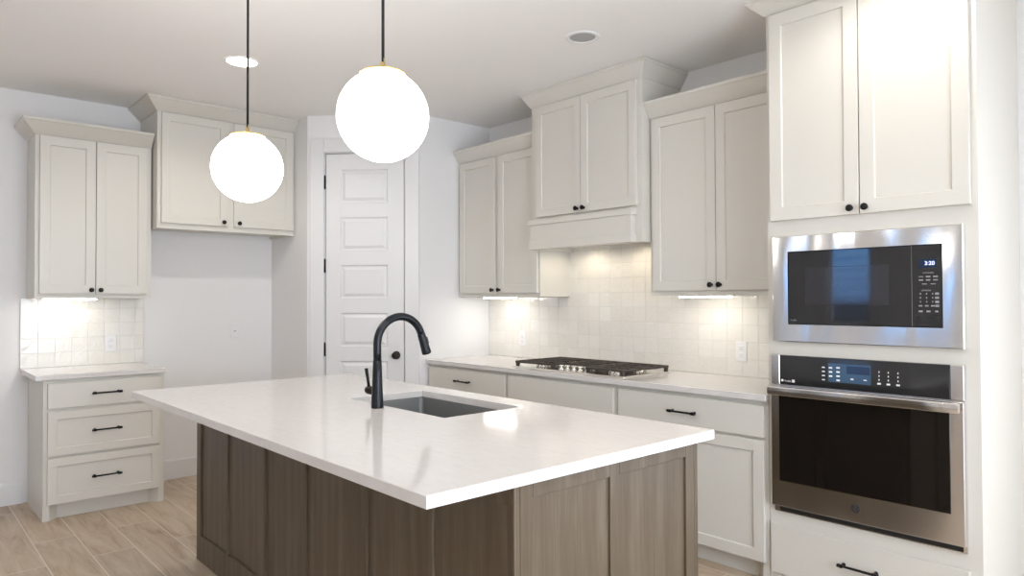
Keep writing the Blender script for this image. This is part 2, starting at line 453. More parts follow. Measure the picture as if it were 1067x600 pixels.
for z0, z1 in zs:
    mb.box(PD, pa0, pa1, rc, bf, z1, top)
    mb.rect(PD, pa0, pa1, z0, z1, [(0.0, rc - .001), (0.0, bf - .002), (.008, rc + .002), (.016, rc + .0015), (.036, bf - .002), (.038, bf - .001)], False, True)
    top = z0
mb.box(PD, pa0, pa1, rc, bf, 0.012, top)
door = struct('door_1', mb, 'trim_paint')
for hz in (2.296, 1.643, .992, .30):
    mb = MB(); mb.lathe(PD(D0 + .0035, .004, hz - .05), (0, 0, 1), [(.006, 0), (.006, .1)], 12); mb.lathe(PD(D0 + .0035, .004, hz - .055), (0, 0, 1), [(.004, 0), (.004, .11)], 10)
    mb.box(PD, D0 - .001, D0 + .01, -.003, .0025, hz - .05, hz + .05)
    mb.build('hinge', 'black_metal', door)
mb = MB(); mb.lathe(PD(.703, bf - .001, .947), out_dir(PD), [(.032, 0), (.032, .004), (.028, .008), (.012, .010), (.011, .026), (.020, .032), (.027, .042), (.027, .052), (.020, .060), (.008, .063)], 28)
mb.build('door_knob', 'bronze_metal', door)

# ------------------------------------------------------------ backsplashes (real tiles)
def splash(P, name, a0, a1, z0, rows_top, label, skip=None, pitch=.1015):
    g = .0009
    r = root(name, P((a0 + a1) / 2, 0, z0), label, 'backsplash')
    mb = MB(); mt = MB(); a = a0
    b0 = 0.002
    n = int(math.ceil((a1 - a0) / pitch - 1e-6))
    for i in range(n):
        x0 = a0 + i * pitch; x1 = min(x0 + pitch, a1)
        topz = rows_top((x0 + x1) / 2)
        z = z0
        while z < topz - .004:
            z1 = min(z + pitch, topz)
            ja = [random.uniform(-.0006, .0006) for _ in range(4)]; tb = [random.uniform(-.0007, .0007) for _ in range(4)]
            q = [(x0 + g, z + g), (x1 - g, z + g), (x1 - g, z1 - g), (x0 + g, z1 - g)]
            r0 = [P(aa, b0 + .002, zz) for aa, zz in q]
            r1 = [P(aa + ja[k] * .5, b0 + .0078 + tb[k], zz + ja[3 - k] * .5) for k, (aa, zz) in enumerate(q)]
            ins = [(1, 1), (-1, 1), (-1, -1), (1, -1)]
            r2 = [P(aa + ins[k][0] * .0015, b0 + .009 + tb[k], zz + ins[k][1] * .0015) for k, (aa, zz) in enumerate(q)]
            mt.loft([r0, r1, r2])
            z = z1
    # grout bed
    segs = []; cur = a0
    cuts = sorted({a0, a1} | ({2.237, 3.203} if a1 > 3.5 else set()))
    for s0, s1 in zip(cuts, cuts[1:]):
        mb.box(P, s0, s1, b0 - .001, b0 + .0072, z0, rows_top((s0 + s1) / 2))
    mb.build('grout_bed', 'grout', r)
    mt.build('tiles', 'zellige', r)
    return r
splash(PF, 'tile_backsplash', -3.104, -2.335, .9145, lambda a: 1.393, 'small backsplash of glossy white handmade tiles above the drawer base cabinet')
splash(PR, 'tile_backsplash', 1.298, 4.119, .9145, lambda a: 1.393 if (a < 2.237 or a > 3.203) else 1.786, 'long backsplash of glossy cream handmade tiles behind the gas cooktop')

# ------------------------------------------------------------ wall cabinets
def wall_cabinet(P, a0, a1, depth, z0, z1, label, doors, door_z, knob_z, crown_args, split_knob=.036, name='wall_cabinet', group=None):
    r = root(name, P((a0 + a1) / 2, depth / 2, z0), label, 'cabinet', group)
    mb = MB(); mb.box(P, a0, a1, .002, depth, z0 + .02, z1, .001)
    mb.box(P, a0, a0 + .02, .002, depth, z0, z0 + .02); mb.box(P, a1 - .02, a1, .002, depth, z0, z0 + .02)
    mb.box(P, a0 + .02, a1 - .02, depth - .02, depth, z0, z0 + .02)
    mb.build('cabinet_box', 'cabinet_paint', r)
    for k, (d0, d1) in enumerate(doors):
        d = shaker(P, d0, d1, door_z[0], door_z[1], depth + .0005, 'door', r)
        ka = d1 - split_knob if k == 0 else d0 + split_knob
        knob(P, ka, depth + .0205, knob_z, d)
    crown(P, parent=r, **crown_args)
    return r
CB, CT = 2.472, 2.568
wall_cabinet(PF, -3.068, -2.368, .325, 1.394, CT - .012, 'greige two-door wall cabinet above the small tiled backsplash beside the fridge alcove',
             [(-3.044, -2.722), (-2.718, -2.399)], (1.424, 2.464), 1.45, dict(a0=-3.068, a1=-2.368, f=.325, z0=CB, z1=CT, o=.078, left=True, right=False), .026)
wall_cabinet(PF, -2.36, -1.337, .437, 1.893, CEIL - .004, 'wide short greige cabinet over the empty fridge alcove',
             [(-2.335, -1.868), (-1.824, -1.354)], (1.932, 2.721), 1.961, dict(a0=-2.36, a1=-1.337, f=.437, z0=2.727, z1=CEIL - .002, o=.085, left=True, right=False), .036)
wall_cabinet(PR, 1.299, 2.236, .323, 1.395, CT - .012, 'greige two-door wall cabinet in the corner between pantry wall and range hood',
             [(1.330, 1.762), (1.800, 2.222)], (1.423, 2.465), 1.449, dict(a0=1.299, a1=2.236, f=.323, z0=CB, z1=CT, o=.065, left=False, right=False), .020)
wall_cabinet(PR, 3.204, 4.119, .323, 1.395, CT - .012, 'greige two-door wall cabinet between range hood and oven tower',
             [(3.229, 3.661), (3.665, 4.094)], (1.424, 2.465), 1.455, dict(a0=3.204, a1=4.119, f=.323, z0=CB, z1=CT, o=.065, left=False, right=False), .026)
# the left range cabinet's filler behind its second door gap is the frame itself; hood cabinet:
HD = .40
r = root('range_hood_cabinet', PR(2.72, HD / 2, 1.72), 'tall greige hood cabinet with boxed mantel over the gas cooktop', 'range hood')
mb = MB()
mb.box(PR, 2.238, 3.202, .002, HD, 1.80, CEIL - .004, .001)
mb.box(PR, 2.238, 2.262, .014, HD, 1.722, 1.80); mb.box(PR, 3.178, 3.202, .014, HD, 1.722, 1.80); mb.box(PR, 2.262, 3.178, HD - .02, HD, 1.722, 1.80)
mb.build('cabinet_box', 'cabinet_paint', r)
for k, (d0, d1) in enumerate([(2.292, 2.712), (2.716, 3.168)]):
    d = shaker(PR, d0, d1, 1.945, 2.712, HD + .0005, 'door', r)
    knob(PR, (d1 - .026 if k == 0 else d0 + .030), HD + .0205, 1.972, d)
mb = MB()
M0, M1, MF = 2.246, 3.158, .452
def mant(z0, z1, f): mb.box(PR, M0 + (MF - f), M1 - (MF - f), HD + .0005, f, z0, z1, .0015)
mant(1.722, 1.775, MF - .004); mant(1.775, 1.889, MF - .012); mant(1.889, 1.925, MF)
mb.rect(PR, M0 + .05, M1 - .05, 1.7755, 1.8885, [(0, MF - .013), (0, MF - .0112)], True, True)
mb.build('hood_mantel', 'cabinet_paint', r)
mb = MB(); mb.box(PR, 2.40, 3.04, .05, .36, 1.786, 1.799, .002); mb.build('hood_insert', 'stainless_oven', r)
for hx in (2.50, 2.94):
    MB().lathe((hx, -.205, 1.7868), (0, 0, -1), [(.026, 0), (.026, .002)], 20).build('hood_lamp', 'lamp_glow', r)
    spot('hood_beam', (hx, -.205, 1.780), 3.2, (1.0, 0.86, 0.66), 165)
crown(PR, 2.238, 3.202, HD, 2.719, CEIL - .002, .060, r)

# under-cabinet light bars
def bar(P, a0, a1, b, z, label):
    r = root('under_cabinet_light', P((a0 + a1) / 2, b, z), label, 'light', 'under cabinet light bars')
    MB().box(P, a0 - .012, a1 + .012, b - .034, b + .034, z - .004, z + .0195, .002).build('housing', 'plate_white', r)
    MB().box(P, a0, a1, b - .028, b + .028, z - .012, z - .0041, .001).build('diffuser', 'bar_glow', r)
bar(PF, -3.0, -2.69, .20, 1.394, 'glowing light bar under the wall cabinet on the fridge wall')
bar(PR, 1.49, 1.825, .20, 1.395, 'glowing light bar under the corner cabinet by the pantry wall')
bar(PR, 3.34, 3.665, .20, 1.395, 'glowing light bar under the cabinet beside the oven tower')

# ------------------------------------------------------------ base cabinets
TK = .10
def carcass(P, a0, a1, depth, ztop, parent, toe=.06, endl=False, endr=False):
    mb = MB()
    mb.box(P, a0, a1, .002, depth, TK, ztop, .001)
    mb.build('cabinet_box', 'cabinet_paint', parent)
    mb = MB(); mb.box(P, a0 + .001, a1 - .001, .1, depth - toe, 0.0, TK)
    e = .035
    def bracket(x0, x1, s_):      # floor-length stile with a swept return into the toe kick
        rr = [(x0, depth), (x1, depth)]
        if s_ > 0: ring = [(x0, depth), (x0 + e, depth), (x0 + e + .03, depth - toe * .55), (x0 + e + .05, depth - toe), (x0, depth - toe)]
        else: ring = [(x1, depth), (x1 - e, depth), (x1 - e - .03, depth - toe * .55), (x1 - e - .05, depth - toe), (x1, depth - toe)]
        mb.loft([[P(a, b, z) for a, b in ring] for z in (0, TK)])
    if endl: bracket(a0, a0 + .1, 1); mb.box(P, a0, a0 + .02, .002, depth - toe, 0, TK)
    if endr: bracket(a1 - .1, a1, -1); mb.box(P, a1 - .02, a1, .002, depth - toe, 0, TK)
    mb.build('toe_kick', 'cabinet_paint', parent)
# fridge-wall drawer base
r = root('drawer_base_cabinet', PF(-2.71, .3, 0), 'greige three-drawer base cabinet against the wall left of the fridge alcove', 'cabinet')
carcass(PF, -3.055, -2.354, .601, .881, r, .05, True, True)
for (z0, z1, kind) in ((.700, .858, 0), (.404, .680, 1), (.102, .388, 1)):
    d = (shaker if kind else slab)(PF, -3.033, -2.384, z0, z1, .6015, 'drawer', r, **({'stile': .050} if kind else {}))
    pull(PF, -2.708, .6215, (z0 + z1) / 2 + (.003), d)
mb = MB(); mb.box(W, .001, .634, -3.101, -2.348, .882, .914, .002)
tag(mb.build('countertop', 'quartz'), 'short white quartz countertop on the three-drawer cabinet', 'countertop')

# range-wall run: three units
BD = .622
def base_unit(a0, a1, label, false_front, dz=(.703, .858)):
    r = root('base_cabinet', PR((a0 + a1) / 2, .3, 0), label, 'cabinet')
    carcass(PR, a0, a1, BD, .881, r, .06, False, a1 > 4)
    d = slab(PR, a0 + .018, a1 - .018, dz[0], dz[1], BD + .0005, 'false_front' if false_front else 'drawer', r)
    if not false_front: pull(PR, (a0 + a1) / 2 - .004, BD + .0205, .778, d)
    mid = (a0 + a1) / 2
    for k, (d0, d1) in enumerate(((a0 + .018, mid - .0015), (mid + .0015, a1 - .018))):
        dd = shaker(PR, d0, d1, .103, .689, BD + .0005, 'door', r)
        knob(PR, d1 - .036 if k == 0 else d0 + .036, BD + .0205, .650, dd)
base_unit(1.298, 2.229, 'greige base cabinet with pull drawer at the pantry wall end of the range counter', False)
base_unit(2.231, 3.183, 'greige base cabinet with plain false front under the gas cooktop', True)
base_unit(3.185, 4.119, 'greige base cabinet with drawer and doors beside the oven tower', False)
mb = MB(); mb.box(W, RX + .001, 4.120, -.659, -.001, .882, .914, .002)
tag(mb.build('countertop', 'quartz'), 'long white quartz countertop along the cream tiled wall', 'countertop')

# ------------------------------------------------------------ oven tower
TF = .62
r = root('oven_tower_cabinet', PR(4.56, .3, 0), 'tall greige cabinet tower housing the microwave and wall oven', 'cabinet')
mb = MB()
tx0, tx1 = 4.121, 5.0
mb.box(PR, tx0, tx0 + .02, .002, TF - .02, 0, CEIL - .004); mb.box(PR, tx1 - .02, tx1, .002, TF - .02, 0, CEIL - .004)
mb.box(PR, tx0 + .02, tx1 - .02, .002, .02, .10, CEIL - .004)
for z in (.33, 1.13, 1.71, 2.78): mb.box(PR, tx0 + .02, tx1 - .02, .02, TF - .02, z - .01, z + .01)
# face frame with two openings
ox0, ox1 = 4.175, 4.932
mb.box(PR, tx0, ox0, TF - .02, TF, 0, CEIL - .004); mb.box(PR, ox1, tx1, TF - .02, TF, 0, CEIL - .004)
for z0, z1 in ((.10, .392), (1.09, 1.195), (1.65, CEIL - .004)): mb.box(PR, ox0, ox1, TF - .02, TF, z0, z1)
mb.box(PR, tx0 + .001, tx1 - .001, .3, TF - .06, 0, .10)
mb.build('cabinet_box', 'cabinet_paint', r)
for k, (d0, d1) in enumerate([(4.143, 4.555), (4.560, 4.977)]):
    d = shaker(PR, d0, d1, 1.746, 2.739, TF + .0005, 'door', r, stile=.062)
    knob(PR, d1 - .032 if k == 0 else d0 + .026, TF + .0205, 1.773, d)
d = slab(PR, 4.133, 4.957, .075, .305, TF + .0005, 'drawer', r)
pull(PR, 4.543, TF + .0205, .200, d)
crown(PR, tx0, tx1, TF, 2.745, CEIL - .002, .072, r)

# microwave
AX = (1, 0, 0); OUT = (0, -1, 0)
r = root('microwave_oven', PR(4.555, .6, 1.174), 'stainless trimmed built-in microwave with black glass face', 'microwave')
MB().box(PR, 4.20, 4.90, .15, TF - .001, 1.20, 1.645, .004).build('microwave_body', 'gasket_black', r)
mx0, mx1, mz0, mz1 = 4.155, 4.953, 1.174, 1.669
gx0, gx1, gz0, gz1 = 4.231, 4.879, 1.255, 1.596
mb = MB()
def ring(P, a0, a1, z0, z1, b): return [P(a0, b, z0), P(a1, b, z0), P(a1, b, z1), P(a0, b, z1)]
f = TF + .024
mb.loft([ring(PR, mx0, mx1, mz0, mz1, TF + .001), ring(PR, mx0, mx1, mz0, mz1, f - .003), ring(PR, mx0 + .003, mx1 - .003, mz0 + .003, mz1 - .003, f),
         ring(PR, gx0, gx1, gz0, gz1, f), ring(PR, gx0, gx1, gz0, gz1, TF + .001)], False, False)
mb.loft([ring(PR, mx0, mx1, mz0, mz1, TF + .001), ring(PR, gx0, gx1, gz0, gz1, TF + .001)], False, False)
mb.build('trim_frame', 'stainless', r)
fb = TF + .020
MB().rect(PR, gx0 + .002, gx1 - .002, gz0 + .002, gz1 - .002, [(0, TF + .001), (0, fb), (.002, fb + .002)]).build('glass_face', 'appliance_glass', r)
MB().rect(PR, 4.316, 4.678, 1.346, 1.519, [(0, fb + .0021), (.001, fb + .0026)]).build('door_window', 'appliance_window', r)
mb = MB(); mb.box(PR, 4.7645, 4.7655, fb + .0021, fb + .0026, gz0 + .003, gz1 - .003)
mb.build('door_seam', 'legend', r)
MB().rect(PR, 4.792, 4.858, 1.500, 1.536, [(0, fb + .0021), (.001, fb + .0026)]).build('display', 'display_blue', r)
text('display_digits', '3:20', .022, PR, 4.832, fb + .0028, 1.518, 'digits', r, AX, OUT)
mb = MB(); mb.box(PR, 4.782, 4.866, fb + .0021, fb + .0026, 1.2685, 1.303, .0)
mb.build('open_button', 'control_glass', r)
for name_, s_, sz, a, z in (('key_legend', 'COOKING', .0085, 4.826, 1.479), ('key_legend', 'OPTIONS', .0085, 4.818, 1.407)):
    text(name_, s_, sz, PR, a, fb + .0024, z, 'legend', r, AX, OUT)
mb = MB()
def dash(a, z, wd, ht=.0035): mb.box(PR, a - wd / 2, a + wd / 2, fb + .0021, fb + .0025, z - ht / 2, z + ht / 2)
for i, a in enumerate((4.800, 4.826, 4.853)):
    dash(a, 1.464, .017, .006 if i else .003); dash(a, 1.450, .016, .005)
for a in (4.812, 4.844): dash(a, 1.434, .018)
for k in range(4):
    z = 1.394 - k * .0165
    for a in (4.797, 4.820, 4.842): dash(a, z, .004 if k < 3 else .013, .006)
    dash(4.858, z, .014, .009)
for a, wd in ((4.797, .015), (4.826, .015), (4.856, .011)): dash(a, 1.322, wd, .007)
mb.build('key_lettering', 'legend', r)
text('maker_lettering', 'Profile', .011, PR, 4.242, fb + .0024, 1.275, 'legend', r, AX, OUT, 'LEFT')

# wall oven
r = root('wall_oven', PR(4.55, .6, .37), 'stainless single wall oven with black glass door and bar handle', 'oven')
oz0, oz1, oxa, oxb = .368, 1.110, 4.151, 4.951
MB().box(PR, 4.18, 4.927, .08, TF - .001, .395, 1.085, .004).build('oven_body', 'gasket_black', r)
# side trims and vented bottom trim
mb = MB(); mb.box(PR, oxa, oxb, TF + .001, TF + .012, oz0, oz1, .001)
mb.build('oven_trim', 'stainless_oven', r)
mb = MB(); mb.box(PR, oxa + .026, oxb - .014, TF + .012, TF + .0126, .373, .4005)
mb.build('vent_gap', 'gasket_black', r)
pf = TF + .034
mb = MB(); mb.rect(PR, oxa, 4.192, .972, oz1, [(0, TF + .0125), (0, pf - .002), (.002, pf)]); mb.build('control_panel_end', 'stainless_oven', r)
mb = MB(); mb.rect(PR, 4.904, oxb, .972, oz1, [(0, TF + .0125), (0, pf - .002), (.002, pf)])
mb.build('control_panel_end', 'stainless_oven', r)
cp = MB().rect(PR, 4.1925, 4.9035, .972, oz1, [(0, TF + .0125), (0, pf - .002), (.002, pf)]).build('control_panel', 'control_glass', r)
MB().rect(PR, 4.420, 4.603, 1.003, 1.086, [(0, pf + .0001), (.0008, pf + .0005)]).build('panel_screen', 'panel_blue', cp)
MB().rect(PR, 4.503, 4.600, 1.044, 1.078, [(0, pf + .0006), (.0008, pf + .0011)]).build('display', 'display_blue', cp)
mb = MB()
def dash2(a, z, wd, ht=.0045): mb.box(PR, a - wd / 2, a + wd / 2, pf + .0006, pf + .0012, z - ht / 2, z + ht / 2)
for k in range(4):
    dash2(4.400, 1.066 - k * .0185, .013, .005); 
    if k < 3: dash2(4.432, 1.066 - k * .0185, .015, .007)
    dash2(4.465, 1.068 - k * .0185, .015, .007)
    for a in (4.637, 4.674, 4.712): dash2(a, 1.062 - k * .0165, .0035 if k < 3 else .014, .007)
dash2(4.525, 1.022, .012, .007); dash2(4.580, 1.022, .013, .004)
dash2(4.259, .992, .013, .013)
mb.lathe(PR(4.206, pf + .0003, .992), OUT, [(.006, 0), (.006, .0008)], 18, False)
mb.build('key_lettering', 'plate_white', cp)
text('maker_lettering', 'Profile', .012, PR, 4.217, pf + .0006, .990, 'plate_white', cp, AX, OUT, 'LEFT')
# door: stainless surround with glass inset
mb = MB()
dz0, dz1 = .401, .966
df = TF + .040
wx0, wx1, wz0, wz1 = 4.190, 4.903, .521, .925
mb.loft([ring(PR, oxa, oxb, dz0, dz1, TF + .0125), ring(PR, oxa, oxb, dz0, dz1, df - .002), ring(PR, oxa + .002, oxb - .002, dz0 + .002, dz1 - .002, df),
         ring(PR, wx0, wx1, wz0, wz1 + .02, df), ring(PR, wx0, wx1, wz0, wz1 + .02, df - .002)], True, True)
od = mb.build('oven_door', 'stainless_oven', r)
MB().rect(PR, wx0, wx1, wz0, wz1 + .02, [(0, df - .0019), (0, df + .0006), (.0015, df + .0016)]).build('door_glass', 'oven_window', od)
mb = MB()
for a in (4.262, 4.62, 4.86): mb.box(PR, a, a + .0015, df + .0017, df + .0019, .575, .84)
hb = MB()
hz = .947
hy_ = df + .045
rg = []
for a, s_ in ((4.160, .9), (4.166, 1), (4.942, 1), (4.948, .9)):
    pts = []
    for k in range(16):
        t = k * 2 * math.pi / 16
        cx_, cz_ = math.cos(t), math.sin(t)
        pts.append(PR(a, hy_ + .010 * s_ * (abs(cx_) ** .4) * (1 if cx_ > 0 else -1), hz + .0205 * s_ * (abs(cz_) ** .4) * (1 if cz_ > 0 else -1)))
    rg.append(pts)
hb.loft(rg, True, True, False)
for a in (4.185, 4.905): hb.box(PR, a, a + .022, df - .001, hy_ - .005, hz - .012, hz + .012, .002)
hb.build('handle', 'stainless', od)
mb.bm.free()
# round emblem: dark ring, disc and script letters
em = MB(); c0_ = (4.536, .463)
em.lathe(PR(c0_[0], df - .0005, c0_[1]), OUT, [(.0195, 0), (.0195, .0018), (.0175, .0024)], 36, False)
emb = em.build('emblem', 'emblem_grey', od)
em = MB()
for rr in (.0172, .0128):
    pts = [PR(c0_[0] + rr * math.cos(t * math.pi / 16), df + .0021, c0_[1] + rr * math.sin(t * math.pi / 16)) for t in range(33)]
    em.tube(pts, .0009, 6)
for k in range(4):
    t = math.pi / 4 + k * math.pi / 2
    pts = [PR(c0_[0] + .0150 * math.cos(t + u) , df + .0021, c0_[1] + .0150 * math.sin(t + u)) for u in (-.35, -.15, .1, .35)]
    em.tube(pts, .0010, 6)
em.build('emblem_ring', 'gasket_black', emb)
text('emblem_letters', 'GE', .016, PR, c0_[0], df + .0024, c0_[1], 'gasket_black', emb, AX, OUT)

# ------------------------------------------------------------ gas cooktop
r = root('gas_cooktop', (2.705, -.33, .914), 'stainless gas cooktop with black cast iron grates on the range counter', 'cooktop')
def rrect(x0, x1, y0, y1, rad, z, n=6):
    pts = []
    for cx_, cy_, st in ((x1 - rad, y1 - rad, 0), (x0 + rad, y1 - rad, 1), (x0 + rad, y0 + rad, 2), (x1 - rad, y0 + rad, 3)):
        for k in range(n + 1):
            t = (st + k / n) * math.pi / 2
            pts.append(Vector((cx_ + rad * math.cos(t), cy_ + rad * math.sin(t), z)))
    return pts
CX0, CX1, CY0, CY1 = 2.212, 3.198, -.585, -.085
MB().loft([rrect(CX0, CX1, CY0, CY1, .03, .9143), rrect(CX0, CX1, CY0, CY1, .03, .917), rrect(CX0 + .006, CX1 - .006, CY0 + .006, CY1 - .006, .026, .921),
           rrect(CX0 + .022, CX1 - .022, CY0 + .022, CY1 - .022, .02, .919)]).build('cooktop_pan', 'chrome', r)
def burner(x, y, rad):
    b_ = MB().lathe((x, y, .919), (0, 0, 1), [(rad * 1.15, 0), (rad * 1.1, .006), (rad * .85, .012), (rad * .85, .018)], 26).build('burner', 'chrome', r)
    MB().lathe((x, y, .9372), (0, 0, 1), [(rad * .8, 0), (rad * .82, .004), (rad * .6, .008)], 26).build('burner_cap', 'cast_iron', b_)
for x, y, rad in ((2.385, -.45, .036), (2.385, -.21, .045), (2.705, -.25, .058), (3.03, -.45, .045), (3.03, -.21, .036)): burner(x, y, rad)
for k in range(5):
    kx, ky = 2.628 + .056 * k, -.515
    MB().lathe((kx, ky, .9192), (0, 0, 1), [(.022, 0), (.022, .004), (.014, .007), (.014, .020), (.0165, .024), (.0165, .028), (.013, .031)], 22).build('control_knob', 'chrome', r)
def grate(x0, x1, y0, y1, bars_x, bars_y):
    mb = MB(); zt = .957; t = .006
    zb = zt - .014
    for y in (y0 + t, y1 - t): mb.box(W, x0, x1, y - t, y + t, zb, zt, .002)
    for x in (x0 + t, x1 - t): mb.box(W, x - t, x + t, y0 + 2 * t, y1 - 2 * t, zb, zt, .002)
    for x in bars_x: mb.box(W, x - .004, x + .004, y0 + 2 * t, y1 - 2 * t, zb + .001, zt, .0015)
    for y in bars_y: mb.box(W, x0 + 2 * t, x1 - 2 * t, y - .004, y + .004, zb + .001, zt, .0015)
    for x in (x0 + .012, x1 - .012):
        for y in (y0 + .014, y1 - .014):
            mb.loft([[Vector((x + sx * q, y + sy * q, z)) for sx, sy in ((-1, -1), (1, -1), (1, 1), (-1, 1))] for q, z in ((.010, .9195), (.009, .928), (.011, zb + .001))])
    mb.build('grate', 'cast_iron', r)
grate(2.232, 2.596, -.562, -.108, (2.31, 2.36, 2.41, 2.47), (-.45, -.335, -.21))
grate(2.600, 2.874, -.445, -.108, (2.63, 2.68, 2.73, 2.79), (-.34, -.25, -.17))
grate(2.878, 3.176, -.562, -.108, (2.94, 2.99, 3.05, 3.11), (-.45, -.335, -.21))

# ------------------------------------------------------------ island
IX0, IX1, IY0, IY1 = 1.89, 4.418, -2.551, -1.687
r = root('kitchen_island', (3.15, -2.12, 0), 'brown stained wood island base with panelled back and end', 'island')
def PI_front(a, b, z): return Vector((a, IY0 - b, z))         # seating side, faces -y
def PI_end(a, b, z): return Vector((IX1 + b, a, z))           # end, faces +x
ZT = .8815
def panelled(P, a0, a1, stiles, mull, zrail_b, zrail_t, rec, th, name, label=None):
    mb = MB()
    mb.box(P, a0, a1, -th, -rec, 0.001, ZT)
    for s0, s1 in stiles: mb.box(P, s0, s1, -rec - .001, 0, .001, ZT, .0012)
    edges = sorted(stiles)
    for (s0, s1), (t0, t1) in zip(edges, edges[1:]):
        mb.box(P, s1, t0, -rec - .001, 0, .001, zrail_b, .0012); mb.box(P, s1, t0, -rec - .001, 0, zrail_t, ZT, .0012)
    for s0, s1 in mull: mb.box(P, s0, s1, -rec - .001, -.001, zrail_b, zrail_t, .0012)
    return mb.build(name, 'stained_wood', r)
panelled(PI_front, IX0, IX1 - .001, [(IX0, 1.945), (2.716, 2.774), (3.585, 3.645), (4.372, IX1 - .001)][:3] + [(4.405, IX1 - .001)],
         [(2.305, 2.331), (3.158, 3.178), (4.020, 4.040)], .137, .82, .011, .02, 'back_panel')
panelled(PI_end, IY0 + .021, IY1 - .021, [(IY0 + .021, -2.482), (-2.156, -2.112), (-1.757, IY1 - .021)], [], .12, .834, .009, .02, 'end_panel')
mb = MB()
mb.box(W, IX1 - .0195, IX1 - .0002, IY0 + .0005, IY0 + .0205, .001, ZT, .009); mb.build('corner_post', 'stained_wood', r)
mb = MB(); mb.box(W, IX0, IX0 + .02, IY0 + .021, IY1 - .021, .001, ZT)
mb.build('far_end_panel', 'stained_wood', r)
def PI_work(a, b, z): return Vector((a, IY1 + b, z))
mb = MB()
mb.box(PI_work, IX0, IX1 - .0005, -.02, 0, .10, ZT); mb.box(PI_work, IX0 + .02, IX1 - .02, -.08, -.06, 0, .10)
mb.build('cabinet_face', 'stained_wood', r)
for k in range(5):
    a0 = IX0 + .02 + k * .498; a1 = a0 + .488
    d = shaker(PI_work, a0, a1, .115, .86, .0005, 'door', r, material='stained_wood')
    knob(PI_work, a1 - .04, .0205, .80, d)
mb = MB().slab_hole(1.838, 4.446, -2.856, -1.622, 2.835, 3.591, -2.171, -1.752, .882, .914)
tag(mb.build('island_countertop', 'quartz'), 'large white quartz island countertop with undermount sink cutout', 'countertop')
# sink
r = root('undermount_sink', (3.213, -1.96, .66), 'dark stainless single-bowl sink set under the island countertop', 'sink')
def rr_s(i, z, rad=.02): return rrect(2.838 + i - .004, 3.588 - i + .004, -2.168 + i - .004, -1.755 - i + .004, rad, z, 4)
MB().loft([rr_s(-.015, .8805), rr_s(-.015, .8795), rr_s(-.002, .878), rr_s(-.002, .67, .02), rr_s(.03, .655, .02), rr_s(.032, .660, .02), rr_s(.004, .678, .02), rr_s(.0, .8805)], False, False).build('sink_basin_wall', 'sink_steel', r)
MB().loft([rr_s(.0, .8808), rr_s(.002, .69), rr_s(.012, .672), rr_s(.04, .666)], False, True).build('sink_basin', 'sink_steel', r)
MB().lathe((3.213, -1.96, .6662), (0, 0, 1), [(.055, 0), (.055, .002), (.042, .0025), (.038, .001)], 28).build('drain', 'chrome', r)

# faucet
FX, FY = 3.187, -2.228
r = root('kitchen_faucet', (FX, FY, .914), 'matte black gooseneck pull-down faucet beside the island sink', 'faucet')
MB().lathe((FX, FY, .9142), (0, 0, 1), [(.0268, 0), (.0268, .006), (.0262, .02), (.0235, .07), (.0205, .14), (.0186, .203), (.0175, .2035)], 32).build('faucet_body', 'faucet_black', r)
pts = [(FX, FY, 1.117), (FX, FY, 1.15), (FX, FY, 1.178)]
RR = .1165; cyy, czz = FY + RR, 1.186
for k in range(0, 25):
    t = math.pi - k * (math.pi - math.radians(19)) / 24
    pts.append((FX, cyy + RR * math.cos(t), czz + RR * math.sin(t)))
MB().tube(pts, 0.0172, 24).build('gooseneck_spout', 'faucet_black', r)
e = Vector(pts[-1]); dv = Vector((0, math.sin(math.radians(19)), -math.cos(math.radians(19))))
sh = MB().lathe(e, dv, [(.0176, -.001), (.0182, .003), (.0190, .03), (.0215, .085), (.0220, .092), (.0205, .096), (.012, .0965)], 28).build('spray_head', 'faucet_black', r)
bp = e + dv * .035 + Vector((0, math.cos(math.radians(19)), math.sin(math.radians(19)))) * .0205
mb = MB().lathe(bp - dv * .012, dv, [(.003, 0), (.006, .003), (.006, .030), (.004, .034)], 12); mb.build('spray_button', 'gasket_black', sh)
hd = MB().lathe((FX - .018, FY, .984), (-1, 0, 0), [(.0165, 0), (.0165, .028), (.0185, .030), (.0185, .056), (.0165, .062), (.010, .065)], 24).build('handle_hub', 'bronze_metal', r)
MB().tube([(FX - .062, FY - .003, .990), (FX - .070, FY - .005, 1.03), (FX - .079, FY - .008, 1.078)], [.0062, .0066, .0080], 14).build('lever', 'black_metal', hd)

# ------------------------------------------------------------ pendants
def pendant(x, y, z, label):
    R_ = .1535
    r = root('globe_pendant', (x, y, z), label, 'pendant lamp', 'globe pendants over the island')
    prof = []
    for k in range(0, 33):
        t = k * math.pi / 32
        prof.append((R_ * math.sin(t), -R_ * math.cos(t)))
    prof = [p for p in prof if p[1] < R_ * .93]
    MB().lathe((x, y, z), (0, 0, 1), prof, 48).build('glass_globe', 'globe_glow', r)
    zc = z + R_ * .915
    MB().lathe((x, y, zc), (0, 0, 1), [(.076, 0), (.078, .004), (.070, .009), (.03, .014), (.009, .016), (.0085, .040), (.006, .044)], 40).build('brass_cap', 'brass', r)
    mb = MB().tube([(x + .0135, y - .001, zc + .012), (x + .014, y, zc + .03), (x + .006, y, zc + .052), (x, y, zc + .056)], .0022, 8); mb.build('cap_wire', 'gold_wire', r)
    MB().lathe((x, y, zc + .042), (0, 0, 1), [(.0052, 0), (.0052, CEIL - .02 - zc - .042)], 12).build('cord', 'cord_black', r)
    MB().lathe((x, y, CEIL - .026), (0, 0, 1), [(.02, 0), (.06, .004), (.062, .0255)], 32).build('ceiling_canopy', 'brass', r)
pendant(2.691, -2.596, 1.970, 'white glowing globe pendant hung farther from the camera, nearer the fridge alcove')
